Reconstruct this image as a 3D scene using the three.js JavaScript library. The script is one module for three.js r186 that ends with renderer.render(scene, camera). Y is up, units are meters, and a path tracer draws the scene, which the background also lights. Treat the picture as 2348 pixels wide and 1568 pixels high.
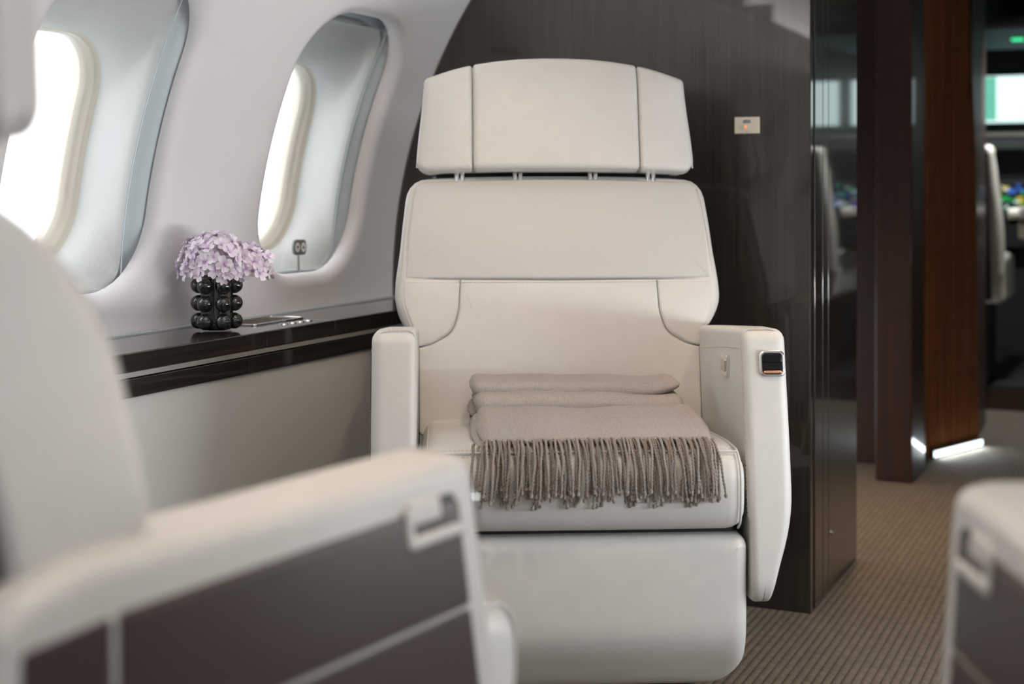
import * as THREE from 'three';
import { mergeGeometries, mergeVertices } from 'three/addons/utils/BufferGeometryUtils.js';
import { RoundedBoxGeometry } from 'three/addons/geometries/RoundedBoxGeometry.js';
import { RectAreaLightUniformsLib } from 'three/addons/lights/RectAreaLightUniformsLib.js';

// ---------------------------------------------------------------- camera, sky, exposure
const YAW = Math.atan2(1476, 3261);              // the lens looks 24 degrees left of the aircraft's axis (-z is forward)
const EYE = 0.92;
const scene = new THREE.Scene();
const camera = new THREE.PerspectiveCamera(2 * Math.atan(784 / 3261) * 180 / Math.PI, 2348 / 1568, 0.05, 200);
camera.position.set(0, EYE, 0);
camera.rotation.y = YAW;
camera.setViewOffset(2348, 1568, 0, 354, 2348, 1568);   // level camera with a shifted lens
camera.focus = 2.5;
camera.userData.fStop = 2.7;
scene.add(camera);

const renderer = new THREE.WebGLRenderer({ antialias: true });
renderer.toneMapping = THREE.LinearToneMapping;
renderer.toneMappingExposure = 1.15;
renderer.shadowMap.enabled = true;
renderer.shadowMap.type = THREE.PCFSoftShadowMap;
RectAreaLightUniformsLib.init();

{ // bright hazy sky, the same all round: bluish haze below, a faint pink band, lavender white above
  const w = 8, h = 128, d = new Float32Array(w * h * 4);
  const stops = [[-90, .70, .80, .90], [-1, .70, .80, .90], [2, .86, .86, .90], [6, .96, .88, .91], [14, .93, .91, .96], [40, .90, .92, .98], [90, .86, .90, .98]];
  for (let j = 0; j < h; j++) {
    const el = (j + .5) / h * 180 - 90;
    let k = 0; while (k < stops.length - 2 && el > stops[k + 1][0]) k++;
    const t = Math.min(1, Math.max(0, (el - stops[k][0]) / (stops[k + 1][0] - stops[k][0])));
    for (let i = 0; i < w; i++) for (let c = 0; c < 4; c++) d[(j * w + i) * 4 + c] = c === 3 ? 1 : stops[k][c + 1] * (1 - t) + stops[k + 1][c + 1] * t;
  }
  const t = new THREE.DataTexture(d, w, h, THREE.RGBAFormat, THREE.FloatType);
  t.mapping = THREE.EquirectangularReflectionMapping; t.magFilter = THREE.LinearFilter; t.needsUpdate = true;
  scene.background = t; scene.backgroundIntensity = 3.2;
}

// two unseen light coves, placed to light the ceiling; glowing covers are built below
const CX = -0.487, CY = 0.68, CR = 1.22;          // fuselage liner: circle of radius CR round (CX, CY)
function areaLight(color, intensity, w, h, pos, target) {
  const l = new THREE.RectAreaLight(color, intensity, w, h);
  l.position.set(...pos); l.lookAt(...target); scene.add(l); return l;
}
const WARM = new THREE.Color().setRGB(1, .74, .50), NEUTRAL = new THREE.Color().setRGB(.93, .97, 1);
// unseen uplight strips above the windows on each side, placed to light the ceiling
const UNSEEN_COVE = (sx) => ({ at: [CX + sx * .84, 1.42], to: [CX + sx * .52, 1.76] });
for (const sx of [-1, 1]) { const c = UNSEEN_COVE(sx); areaLight(NEUTRAL, 12, 3.3, .10, [...c.at, .45], [...c.to, .45]); }
// added fill strip, out of view, brightening the left wall liner
areaLight(NEUTRAL, 3, 1.7, .05, [CX - .80, 1.505, -2.12], [CX - 1.19, .80, -2.12]);
// added fill strip on the opposite wall, out of view, brightening low surfaces
areaLight(NEUTRAL, 34, 1.4, .08, [.505, .60, -2.3], [-1.5, .45, -2.3]);

// ---------------------------------------------------------------- helpers
let seed = 11;
const rnd = () => { seed = (seed + 0x6D2B79F5) | 0; let t = Math.imul(seed ^ (seed >>> 15), 1 | seed); t = (t + Math.imul(t ^ (t >>> 7), 61 | t)) ^ t; return ((t ^ (t >>> 14)) >>> 0) / 4294967296; };
const rr = (a, b) => a + (b - a) * rnd();
const lerp = (a, b, t) => a + (b - a) * t, clamp = (v, a, b) => Math.min(b, Math.max(a, v));
const sstep = (a, b, x) => { const t = clamp((x - a) / (b - a), 0, 1); return t * t * (3 - 2 * t); };
const used = new Map();
function numbered(name) { const n = used.get(name) ?? 0; used.set(name, n + 1); return n ? name + '_' + String(n).padStart(3, '0') : name; }
function addTop(o, label, category, group) { o.name = numbered(o.name); scene.add(o); o.userData.label = label; o.userData.category = category; if (group) o.userData.group = group; return o; }
function struct(o, label) { scene.add(o); o.userData.kind = 'structure'; if (label) o.userData.label = label; return o; }
function group(name) { const g = new THREE.Group(); g.name = name; return g; }
function part(parent, name, geo, mat, label) {
  const m = new THREE.Mesh(geo, mat); m.name = name; if (label) m.userData.label = label; parent.add(m); return m;
}
const merge = (list) => mergeGeometries(list.map((g) => { const n = g.index ? g.toNonIndexed() : g; for (const k of Object.keys(n.attributes)) if (!['position', 'normal', 'uv'].includes(k)) n.deleteAttribute(k); return n; }));
// uv in metres, projected along each face's main direction
function boxUV(geo) {
  const g = geo.index ? geo.toNonIndexed() : geo, p = g.attributes.position, uv = new Float32Array(p.count * 2);
  const a = new THREE.Vector3(), b = new THREE.Vector3(), c = new THREE.Vector3();
  for (let i = 0; i < p.count; i += 3) {
    a.fromBufferAttribute(p, i); b.fromBufferAttribute(p, i + 1); c.fromBufferAttribute(p, i + 2);
    const n = b.clone().sub(a).cross(c.clone().sub(a)); const x = Math.abs(n.x), y = Math.abs(n.y), z = Math.abs(n.z);
    [a, b, c].forEach((v, k) => { const q = (i + k) * 2; if (z >= x && z >= y) { uv[q] = v.x; uv[q + 1] = v.y; } else if (x >= y) { uv[q] = v.z; uv[q + 1] = v.y; } else { uv[q] = v.x; uv[q + 1] = v.z; } });
  }
  g.setAttribute('uv', new THREE.BufferAttribute(uv, 2)); return g;
}
function fromGrid(verts, cols, rows, closeCols) {  // verts[row*cols+col]
  const pos = new Float32Array(verts.length * 3), idx = [];
  verts.forEach((v, i) => { pos[i * 3] = v[0]; pos[i * 3 + 1] = v[1]; pos[i * 3 + 2] = v[2]; });
  const C = closeCols ? cols : cols - 1;
  for (let r = 0; r < rows - 1; r++) for (let c = 0; c < C; c++) { const a = r * cols + c, b = r * cols + (c + 1) % cols, d = a + cols, e = b + cols; idx.push(a, b, e, a, e, d); }
  const g = new THREE.BufferGeometry(); g.setAttribute('position', new THREE.BufferAttribute(pos, 3)); g.setIndex(idx); return g;
}
function outward(g) {
  const p = g.attributes.position, ix = g.index.array; let vol = 0;
  for (let i = 0; i < ix.length; i += 3) { const [a, b, c] = [ix[i], ix[i + 1], ix[i + 2]]; const ax = p.getX(a), ay = p.getY(a), az = p.getZ(a), bx = p.getX(b), by = p.getY(b), bz = p.getZ(b), cx = p.getX(c), cy = p.getY(c), cz = p.getZ(c); vol += ax * (by * cz - bz * cy) + ay * (bz * cx - bx * cz) + az * (bx * cy - by * cx); }
  if (vol < 0) for (let i = 0; i < ix.length; i += 3) { const t = ix[i + 1]; ix[i + 1] = ix[i + 2]; ix[i + 2] = t; }
  return g;
}
// polygon with rounded corners, points [x, y, r], counter-clockwise, resampled
function rpoly(pts, step = .02, arc = 7) {
  const out = [], n = pts.length;
  for (let i = 0; i < n; i++) {
    const p = pts[(i + n - 1) % n], q = pts[i], s = pts[(i + 1) % n];
    let ux = p[0] - q[0], uy = p[1] - q[1], vx = s[0] - q[0], vy = s[1] - q[1]; const lu = Math.hypot(ux, uy), lv = Math.hypot(vx, vy);
    ux /= lu; uy /= lu; vx /= lv; vy /= lv;
    const cos = ux * vx + uy * vy, half = Math.acos(clamp(cos, -1, 1)) / 2;
    const r = q[2] ?? 0; let t = r / Math.tan(half); t = Math.min(t, lu * .49, lv * .49);
    if (r < 1e-6 || half > 1.55) { out.push([q[0], q[1]]); continue; }
    const a = [q[0] + ux * t, q[1] + uy * t], b = [q[0] + vx * t, q[1] + vy * t];
    const rr2 = t * Math.tan(half), bx = ux + vx, by = uy + vy, bl = Math.hypot(bx, by), cd = rr2 / Math.sin(half), c = [q[0] + bx / bl * cd, q[1] + by / bl * cd];
    const a0 = Math.atan2(a[1] - c[1], a[0] - c[0]); let da = Math.atan2(b[1] - c[1], b[0] - c[0]) - a0; while (da > Math.PI) da -= 2 * Math.PI; while (da < -Math.PI) da += 2 * Math.PI;
    for (let k = 0; k <= arc; k++) out.push([c[0] + rr2 * Math.cos(a0 + da * k / arc), c[1] + rr2 * Math.sin(a0 + da * k / arc)]);
  }
  const res = [];
  out.forEach((p, i) => { const q = out[(i + 1) % out.length], l = Math.hypot(q[0] - p[0], q[1] - p[1]); const m = Math.max(1, Math.round(l / step)); for (let k = 0; k < m; k++) if (l > 1e-7 || k === 0) res.push([lerp(p[0], q[0], k / m), lerp(p[1], q[1], k / m)]); });
  return res.filter((p, i) => { const q = res[(i + 1) % res.length]; return Math.hypot(q[0] - p[0], q[1] - p[1]) > 1e-6; });
}
const rect = (x0, y0, x1, y1, r, step) => rpoly([[x0, y0, r], [x1, y0, r], [x1, y1, r], [x0, y1, r]], step);
function inset(out, d) {
  return out.map((p, i) => { const a = out[(i + out.length - 1) % out.length], b = out[(i + 1) % out.length]; const tx = b[0] - a[0], ty = b[1] - a[1], l = Math.hypot(tx, ty); return [p[0] - ty / l * d, p[1] + tx / l * d]; });
}
// padded solid: a 2-D outline given depth w0..w1 with rounded rims, optional bulge of the front, warped at the end
function puff(out, w0, w1, r, o = {}) {
  const rb = o.rb ?? Math.min(r, .006), k = o.rim ?? 5, inner = o.inner ?? 6, mid = o.mid ?? 2, N = out.length, rings = [];
  const xs = out.map((p) => p[0]), ys = out.map((p) => p[1]), x0 = Math.min(...xs), x1 = Math.max(...xs), y0 = Math.min(...ys), y1 = Math.max(...ys);
  const W = x1 - x0, H = y1 - y0, cx = (x0 + x1) / 2, cy = (y0 + y1) / 2;
  const spine = (p) => W > H ? [clamp(p[0], x0 + H * .45, x1 - H * .45), cy] : [cx, clamp(p[1], y0 + W * .45, y1 - W * .45)];
  const dome = (x, y) => Math.max(0, 1 - Math.pow(2 * (x - cx) / W, 2)) * Math.max(0, 1 - Math.pow(2 * (y - cy) / H, 2));
  const face = (ins, w, bulge, rev) => {
    const list = []; const base = inset(out, ins);
    for (let j = 0; j <= inner; j++) { const t = j / inner; list.push(base.map((p, i) => { const s = spine(p); return [lerp(p[0], s[0], t), lerp(p[1], s[1], t), w + bulge * dome(lerp(p[0], s[0], t), lerp(p[1], s[1], t))]; })); }
    return rev ? list.reverse() : list;
  };
  rings.push(...face(r, w1, o.bulge ?? 0, true));
  for (let j = k - 1; j >= 0; j--) { const th = j / k * Math.PI / 2, b = inset(out, r * (1 - Math.cos(th))); rings.push(b.map((p) => [p[0], p[1], w1 - r + r * Math.sin(th)])); }
  for (let j = 1; j < mid; j++) { const w = lerp(w1 - r, w0 + rb, j / mid); rings.push(out.map((p) => [p[0], p[1], w])); }
  for (let j = 0; j < k; j++) { const th = j / k * Math.PI / 2, b = inset(out, rb * (1 - Math.cos(th))); rings.push(b.map((p) => [p[0], p[1], w0 + rb - rb * Math.sin(th)])); }
  rings.push(...face(rb, w0, -(o.bulgeBack ?? 0), false));
  const verts = []; for (const ring of rings) for (const p of ring) verts.push(o.warp ? o.warp(p[0], p[1], p[2]) : p);
  const g = outward(fromGrid(verts, N, rings.length, true)); g.computeVertexNormals(); return boxUV(g);
}
function tube(pts, r, radial = 6, closed = false, seg) {
  const c = new THREE.CatmullRomCurve3(pts.map((p) => new THREE.Vector3(...p)), closed, 'catmullrom', .5);
  return new THREE.TubeGeometry(c, seg ?? Math.max(8, pts.length * 3), r, radial, closed);
}
// short raised stitches along a polyline
function stitches(pts, o = {}) {
  const len = o.len ?? .0042, gap = o.gap ?? .0026, r = o.r ?? .0006, list = [];
  const c = new THREE.CatmullRomCurve3(pts.map((p) => new THREE.Vector3(...p)), false, 'catmullrom', .5), L = c.getLength(), n = Math.max(2, Math.floor(L / (len + gap)));
  c.arcLengthDivisions = 400; c.updateArcLengths();
  const up = new THREE.Vector3(0, 0, 1);
  for (let i = 0; i < n; i++) {
    const a = c.getPointAt(i / n), b = c.getPointAt((i + len / (len + gap)) / n), g = new THREE.CylinderGeometry(r, r, a.distanceTo(b), 5, 1);
    g.rotateX(Math.PI / 2); const m = new THREE.Matrix4().lookAt(b, a, Math.abs(b.clone().sub(a).normalize().y) > .9 ? new THREE.Vector3(1, 0, 0) : new THREE.Vector3(0, 1, 0));
    m.setPosition(a.clone().add(b).multiplyScalar(.5)); g.applyMatrix4(m); list.push(g);
  }
  return merge(list);
}
function box(x0, y0, z0, x1, y1, z1, r = 0) {
  const g = r ? new RoundedBoxGeometry(x1 - x0, y1 - y0, z1 - z0, 2, r) : new THREE.BoxGeometry(x1 - x0, y1 - y0, z1 - z0);
  g.translate((x0 + x1) / 2, (y0 + y1) / 2, (z0 + z1) / 2); return boxUV(g);
}
// ---------------------------------------------------------------- textures
const hash = (x, y, s) => { let h = Math.imul(x, 374761393) ^ Math.imul(y, 668265263) ^ Math.imul(s + 1, 974634777); h = Math.imul(h ^ (h >>> 13), 1274126177); return ((h ^ (h >>> 16)) >>> 0) / 4294967296; };
function vnoise(u, v, fx, fy, s) { // tileable value noise, u v in 0..1
  const x = u * fx, y = v * fy, xi = Math.floor(x), yi = Math.floor(y), a = x - xi, b = y - yi, p = a * a * (3 - 2 * a), q = b * b * (3 - 2 * b);
  const g = (i, j) => hash(((i % fx) + fx) % fx, ((j % fy) + fy) % fy, s);
  return lerp(lerp(g(xi, yi), g(xi + 1, yi), p), lerp(g(xi, yi + 1), g(xi + 1, yi + 1), p), q);
}
function texture(w, h, tileX, tileY, srgb, fn) {
  const d = new Uint8Array(w * h * 4);
  for (let j = 0; j < h; j++) for (let i = 0; i < w; i++) { const c = fn((i + .5) / w, (j + .5) / h), k = (j * w + i) * 4; const a = Array.isArray(c) ? c : [c, c, c]; for (let q = 0; q < 3; q++) d[k + q] = clamp(Math.round(a[q] * 255), 0, 255); d[k + 3] = 255; }
  const t = new THREE.DataTexture(d, w, h); t.wrapS = t.wrapT = THREE.RepeatWrapping; t.magFilter = THREE.LinearFilter; t.minFilter = THREE.LinearMipmapLinearFilter; t.generateMipmaps = true;
  t.repeat.set(1 / tileX, 1 / tileY); if (srgb) t.colorSpace = THREE.SRGBColorSpace; t.needsUpdate = true; return t;
}
const lin = (r, g, b) => new THREE.Color().setRGB(r, g, b);
const cells = (u, v, n, s) => { // distance to cell borders, for leather grain
  const x = u * n, y = v * n, xi = Math.floor(x), yi = Math.floor(y); let d1 = 9, d2 = 9;
  for (let j = -1; j <= 1; j++) for (let i = -1; i <= 1; i++) { const a = ((xi + i) % n + n) % n, b = ((yi + j) % n + n) % n, dx = xi + i + hash(a, b, s) - x, dy = yi + j + hash(a, b, s + 5) - y, d = Math.hypot(dx, dy); if (d < d1) { d2 = d1; d1 = d; } else if (d < d2) d2 = d; }
  return d2 - d1;
};
const T = {};
T.leather = texture(512, 512, .09, .09, false, (u, v) => .35 + .5 * Math.min(1, cells(u, v, 60, 3) * 2.2) + .15 * vnoise(u, v, 12, 12, 4));
T.leatherTint = texture(256, 256, .8, .8, true, (u, v) => { const n = .965 + .035 * (.6 * vnoise(u, v, 6, 6, 8) + .4 * vnoise(u, v, 40, 40, 9)); return [n, n, n]; });
T.perf = texture(512, 512, .048, .048, true, (u, v) => { const x = u * 16, y = v * 16, f = (a) => Math.abs(a - Math.round(a)); const d = Math.min(Math.hypot(f(x), f(y)), Math.hypot(f(x + .5), f(y + .5))); const k = .70 + .30 * sstep(.15, .24, d); return [k, k, k]; });
T.perfBump = texture(512, 512, .048, .048, false, (u, v) => { const x = u * 16, y = v * 16, f = (a) => Math.abs(a - Math.round(a)); const d = Math.min(Math.hypot(f(x), f(y)), Math.hypot(f(x + .5), f(y + .5))); return sstep(.10, .28, d); });
const woodFn = (a, b, seedN, along) => (u, v) => {
  const [p, q] = along === 'v' ? [u, v] : [v, u];
  const warp = .012 * vnoise(p, q, 5, 3, seedN + 9);
  const n = .42 * vnoise((p + warp) % 1, q, 190, 5, seedN) + .33 * vnoise((p + warp) % 1, q, 70, 3, seedN + 1) + .25 * vnoise(p, q, 300, 24, seedN + 2);
  const pore = vnoise(p, q, 340, 16, seedN + 4) > .83 ? .72 : 1; const t = sstep(.25, .75, n);
  return [0, 1, 2].map((k) => lerp(a[k], b[k], t) * pore);
};
T.woodV = texture(1024, 1024, .7, 1.4, true, woodFn([.185, .160, .138], [.235, .208, .184], 20, 'v'));
T.woodH = texture(1024, 512, 1.2, .4, true, woodFn([.120, .098, .082], [.215, .18, .15], 30, 'h'));
T.woodBrown = texture(512, 1024, .5, 1.4, true, woodFn([.36, .22, .13], [.49, .31, .19], 40, 'v'));
T.woodEspresso = texture(512, 1024, .5, 1.4, true, woodFn([.155, .09, .055], [.215, .13, .08], 50, 'v'));
const carpetH = (u, v) => { const row = Math.floor(u * 18), f = u * 18 - row, w = vnoise(u, v, 18, 60, 63); const loop = Math.abs(Math.sin((v * 30 + hash(row, 0, 6)) * Math.PI)); return Math.pow(Math.sin(f * Math.PI), .7) * (.45 + .35 * loop + .35 * w); };
T.carpet = texture(1024, 1024, .30, .30, true, (u, v) => { const h = carpetH(u, v), n = vnoise(u, v, 256, 256, 60) * .5 + vnoise(u, v, 120, 160, 61) * .3 + vnoise(u, v, 20, 30, 62) * .2; const k = .66 + .22 * h + .42 * (n - .5); return [.525 * k + .012, .475 * k + .01, .41 * k + .008]; });
T.carpetBump = texture(1024, 1024, .30, .30, false, (u, v) => clamp(carpetH(u, v) * .7 + .3 * vnoise(u, v, 256, 256, 60), 0, 1));
const twill = (u, v) => { const x = u * 60, y = v * 60, zig = Math.abs(((y / 10) % 1) - .5) * 10; return .5 + .5 * Math.sin((x + zig + y * .35) * Math.PI * 2); };
T.wool = texture(512, 512, .075, .075, true, (u, v) => { const n = vnoise(u, v, 180, 180, 70) * .6 + vnoise(u, v, 50, 50, 71) * .4, k = .80 + .19 * twill(u, v) + .26 * (n - .5); return [.79 * k, .765 * k, .75 * k]; });
T.woolBump = texture(512, 512, .075, .075, false, (u, v) => .5 * twill(u, v) + .5 * vnoise(u, v, 200, 200, 72));
T.liner = texture(256, 256, .12, .12, false, (u, v) => .5 * vnoise(u, v, 128, 128, 80) + .5 * vnoise(u, v, 48, 48, 81));

// ---------------------------------------------------------------- materials
const std = (o) => new THREE.MeshPhysicalMaterial(o);
const M = {
  leather: std({ color: lin(.635, .628, .605), map: T.leatherTint, roughness: .46, bumpMap: T.leather, bumpScale: .00012 }),
  perf: std({ color: lin(.665, .655, .63), map: T.perf, roughness: .5, bumpMap: T.perfBump, bumpScale: .0004 }),
  piping: std({ color: lin(.60, .59, .565), roughness: .5 }),
  thread: std({ color: lin(.60, .575, .52), roughness: .8 }),
  darkThread: std({ color: lin(.19, .16, .145), roughness: .8 }),
  brownLeather: std({ color: lin(.055, .040, .036), roughness: .33, bumpMap: T.leather, bumpScale: .00012 }),
  shell: std({ color: lin(.022, .021, .02), roughness: .55 }),
  black: std({ color: lin(.008, .008, .008), roughness: .6 }),
  chrome: std({ color: lin(.82, .82, .82), metalness: 1, roughness: .16 }),
  satin: std({ color: lin(.62, .60, .56), metalness: 1, roughness: .35 }),
  strip: std({ color: lin(.52, .51, .47), metalness: .5, roughness: .5 }),
  blackGloss: std({ color: lin(.006, .006, .006), roughness: .08 }),
  copper: std({ color: lin(.80, .42, .27), metalness: 1, roughness: .25 }),
  wall: std({ color: lin(.86, .83, .83), roughness: .62, bumpMap: T.liner, bumpScale: .00006 }),
  ceiling: std({ color: lin(.88, .87, .86), roughness: .7 }),
  tunnel: std({ color: lin(.60, .615, .59), roughness: .45 }),
  gasket: std({ color: lin(.62, .68, .70), roughness: .5 }),
  frame: std({ color: lin(.62, .57, .47), roughness: .5 }),
  pane: std({ color: lin(1, 1, 1), transmission: 1, thickness: 0, roughness: 0, ior: 1.45 }),
  paneEdge: std({ color: lin(.62, .70, .72), roughness: .2 }),
  bulkhead: std({ map: T.woodV, color: lin(.6, .56, .52), roughness: .32, clearcoat: 1, clearcoatRoughness: .03 }),
  ledgeTop: std({ map: T.woodH, roughness: .35, clearcoat: 1, clearcoatRoughness: .035 }),
  espresso: std({ map: T.woodEspresso, color: lin(1.35, 1.05, .7), roughness: .5, clearcoat: .25, clearcoatRoughness: .05 }),
  brownWood: std({ map: T.woodBrown, color: lin(2.3, 2.25, 2.1), roughness: .75, specularIntensity: .35 }),
  sidePanel: std({ color: lin(.76, .75, .71), roughness: .5, bumpMap: T.leather, bumpScale: .0003 }),
  carpet: std({ map: T.carpet, roughness: 1, bumpMap: T.carpetBump, bumpScale: .004 }),
  wool: std({ map: T.wool, color: lin(1, .99, .985), roughness: 1, bumpMap: T.woolBump, bumpScale: .0009, sheen: .5, sheenRoughness: .6, sheenColor: lin(.6, .56, .54) }),
  yarn: std({ color: lin(.28, .245, .222), roughness: 1, sheen: .4, sheenColor: lin(.5, .46, .44) }),
  knot: std({ color: lin(.62, .58, .56), roughness: 1 }),
  blackGlass: std({ color: lin(.010, .0115, .0115), roughness: .03, clearcoat: 1, clearcoatRoughness: .01 }),
  lamp: std({ color: lin(1, .95, .9), emissive: lin(.93, .97, 1), emissiveIntensity: 1, roughness: .6 }),
  lampWarm: std({ color: lin(1, .95, .9), emissive: lin(1, .80, .58), emissiveIntensity: 6, roughness: .6 }),
  cockpitGrey: std({ color: lin(.018, .019, .02), roughness: .6 }),
  cockpitLight: std({ color: lin(.15, .16, .16), roughness: .6 }),
  lining: std({ color: lin(.26, .28, .27), roughness: .7 }),
  cream: std({ color: lin(.70, .66, .56), roughness: .5 }),
  plastic: std({ color: lin(.20, .215, .20), roughness: .45 }),
  white: std({ color: lin(.82, .81, .79), roughness: .5 }),
  plate: std({ color: lin(.66, .60, .50), metalness: .3, roughness: .45 }),
};

// ---------------------------------------------------------------- fuselage shell: liner, windows, ceiling, floor
const WIN = { hz: .195, s0: .050, s1: .630, r: .14, dz: -.03 };
const onWall = (side) => (z, s, R) => { const ph = s / CR; return [CX + side * R * Math.cos(ph), CY + R * Math.sin(ph), z]; };
const winOutline = (hz, s0, s1, r) => { const q = rpoly([[-hz, s0, r], [hz, s0, r], [hz, s1, r], [-hz, s1, r]], .018, 10); return q; };
const BAY = .737, ZW = -2.654, NW = 7, S_LO = -.14, S_MID = .82, S_TOP = CR * 62 * Math.PI / 180;
const Z_FRONT = -3.06, Z_AFT = ZW + BAY * (NW - .5);
function ringGeo(rings, side, cz) { // rings: arrays of [z, s, R]
  const at = onWall(side), v = []; for (const r of rings) for (const p of r) v.push(at(p[0] + cz, p[1], p[2]));
  const g = fromGrid(v, rings[0].length, rings.length, true); return g;
}
function bayGeo(side, cz) {
  const out = winOutline(WIN.hz, WIN.s0, WIN.s1, WIN.r), H = BAY / 2, rings = [];
  const ce = (WIN.s0 + WIN.s1) / 2, hs = (WIN.s1 - WIN.s0) / 2;
  const rim = .03;
  for (let k = 0; k <= 6; k++) { const th = k / 6 * Math.PI / 2, e = rim * (1 - Math.cos(th)); const o = inset(out, -e); rings.push(o.map((p) => [p[0] + WIN.dz, p[1], CR + rim * (1 - Math.sin(th))])); }
  const base = inset(out, -rim).map((p) => [p[0] + WIN.dz, p[1]]);
  const edge = out.map((p) => { const dz = p[0] / WIN.hz, ds = (p[1] - ce) / hs; // square direction to the bay's border
    const up = ds > 0 ? (S_MID - ce) : (ce - S_LO), k = Math.max(Math.abs(dz), Math.abs(ds)); return [dz / k * H, ce + ds / k * up]; });
  for (const [cz1, cs1] of [[-H, S_LO], [H, S_LO], [H, S_MID], [-H, S_MID]]) { let best = 0, bd = 9; edge.forEach((e, i) => { const d = Math.hypot(e[0] - cz1, e[1] - cs1); if (d < bd) { bd = d; best = i; } }); edge[best] = [cz1, cs1]; }
  for (let k = 1; k <= 9; k++) rings.push(base.map((p, i) => [lerp(p[0], edge[i][0], k / 9), lerp(p[1], edge[i][1], k / 9), CR]));
  return ringGeo(rings, side, cz);
}
function arcGeo(side, z0, z1, s0, s1, R = CR, n = 18, m = 2) {
  const at = onWall(side), v = []; for (let j = 0; j <= n; j++) for (let i = 0; i <= m; i++) v.push(at(lerp(z0, z1, i / m), lerp(s0, s1, j / n), R));
  return fromGrid(v, m + 1, n + 1, false);
}
for (const side of [-1, 1]) {
  const list = [];
  for (let k = 0; k < NW; k++) list.push(bayGeo(side, ZW + BAY * k));
  list.push(arcGeo(side, -4.9, ZW - BAY / 2 + .03, S_LO, S_MID + .02, CR + .0012, 48));
  list.push(arcGeo(side, -4.9, Z_AFT, S_MID, S_TOP));
  for (const g of list) g.computeVertexNormals();
  const g = boxUV(mergeGeometries(list.map((q) => q.toNonIndexed())));
  const m = new THREE.Mesh(g, M.wall); m.name = side < 0 ? 'wall_left' : 'wall_right';
  struct(m, side < 0 ? 'curved off-white cabin sidewall liner with oval windows' : 'curved off-white liner on the opposite side of the cabin');
}
function loft(secs, cz, side) { // sections {R, hz, s0, s1, r}
  const n0 = 12; const rings = secs.map((s) => { const q = []; const pts = rpoly([[-s.hz, s.s0, s.r], [s.hz, s.s0, s.r], [s.hz, s.s1, s.r], [-s.hz, s.s1, s.r]], 9, n0); return pts; });
  const rings2 = rings.map((pts, k) => { // resample each to the same count along arc length, starting at the middle of the bottom
    const s = secs[k], N = 112, seg = pts.map((p, i) => { const q = pts[(i + 1) % pts.length]; return Math.hypot(q[0] - p[0], q[1] - p[1]); });
    const start = Math.atan2(s.s0 - (s.s0 + s.s1) / 2, 0); const res = []; const L = seg.reduce((a, b) => a + b, 0);
    let acc0 = 0; { let best = 9; let run = 0; pts.forEach((p, i) => { const q = pts[(i + 1) % pts.length]; if (Math.abs(p[1] - s.s0) < 1e-6 && Math.abs(q[1] - s.s0) < 1e-6) { acc0 = run + (0 - p[0]); } run += seg[i]; }); }
    for (let j = 0; j < N; j++) { let d = (acc0 + L * j / N) % L, i = 0; while (d > seg[i]) { d -= seg[i]; i = (i + 1) % pts.length; } const p = pts[i], q = pts[(i + 1) % pts.length], t = seg[i] ? d / seg[i] : 0; res.push([lerp(p[0], q[0], t) + (s.dz ?? 0), lerp(p[1], q[1], t), s.R]); }
    return res;
  });
  const g = ringGeo(rings2, side, cz); g.computeVertexNormals(); return boxUV(g);
}
const SEC = {
  gasket: [{ R: 1.222, hz: .245, s0: -.002, s1: .682, r: .18, dz: -.03 }, { R: 1.262, hz: .240, s0: .002, s1: .678, r: .18, dz: -.03 }, { R: 1.264, hz: .222, s0: .018, s1: .664, r: .16, dz: -.028 }, { R: 1.254, hz: .212, s0: .026, s1: .652, r: .14, dz: -.025 }, { R: 1.254, hz: .204, s0: .031, s1: .640, r: .11, dz: -.018 }, { R: 1.266, hz: .197, s0: .038, s1: .632, r: .06, dz: -.012 }, { R: 1.276, hz: .190, s0: .041, s1: .625, r: .06, dz: -.008 }, { R: 1.276, hz: .177, s0: .052, s1: .596, r: .06 }],
  tunnel: [{ R: 1.280, hz: .180, s0: .048, s1: .606, r: .06 }, { R: 1.262, hz: .179, s0: .050, s1: .606, r: .05 }, { R: 1.258, hz: .175, s0: .053, s1: .604, r: .05 }, { R: 1.274, hz: .172, s0: .047, s1: .612, r: .10 }, { R: 1.285, hz: .1715, s0: .056, s1: .585, r: .12 }, { R: 1.31, hz: .170, s0: .068, s1: .535, r: .13 }, { R: 1.335, hz: .168, s0: .078, s1: .498, r: .12 }, { R: 1.352, hz: .166, s0: .084, s1: .480, r: .11 }, { R: 1.357, hz: .162, s0: .087, s1: .476, r: .105 }],
  frame: [{ R: 1.3565, hz: .164, s0: .086, s1: .477, r: .105 }, { R: 1.360, hz: .158, s0: .091, s1: .473, r: .10 }, { R: 1.3635, hz: .157, s0: .092, s1: .472, r: .10 }, { R: 1.365, hz: .153, s0: .095, s1: .470, r: .10 }, { R: 1.374, hz: .149, s0: .097, s1: .468, r: .10 }, { R: 1.376, hz: .144, s0: .100, s1: .466, r: .095 }, { R: 1.388, hz: .139, s0: .103, s1: .463, r: .095 }, { R: 1.40, hz: .139, s0: .103, s1: .463, r: .095 }],
};
function sheet(hz, s0, s1, r, R, side, cz, N = 1) { // filled, following the wall's curve
  const out = rpoly([[-hz, s0, r], [hz, s0, r], [hz, s1, r], [-hz, s1, r]], .02, 6), c = (s0 + s1) / 2, rings = [];
  for (let k = 0; k <= 8; k++) rings.push(out.map((p) => [lerp(p[0], 0, k / 8), lerp(p[1], clamp(p[1], c - .08, c + .08), k / 8), R]));
  const g = ringGeo(rings, side, cz); g.computeVertexNormals(); return boxUV(g);
}
let wn = 0;
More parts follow.
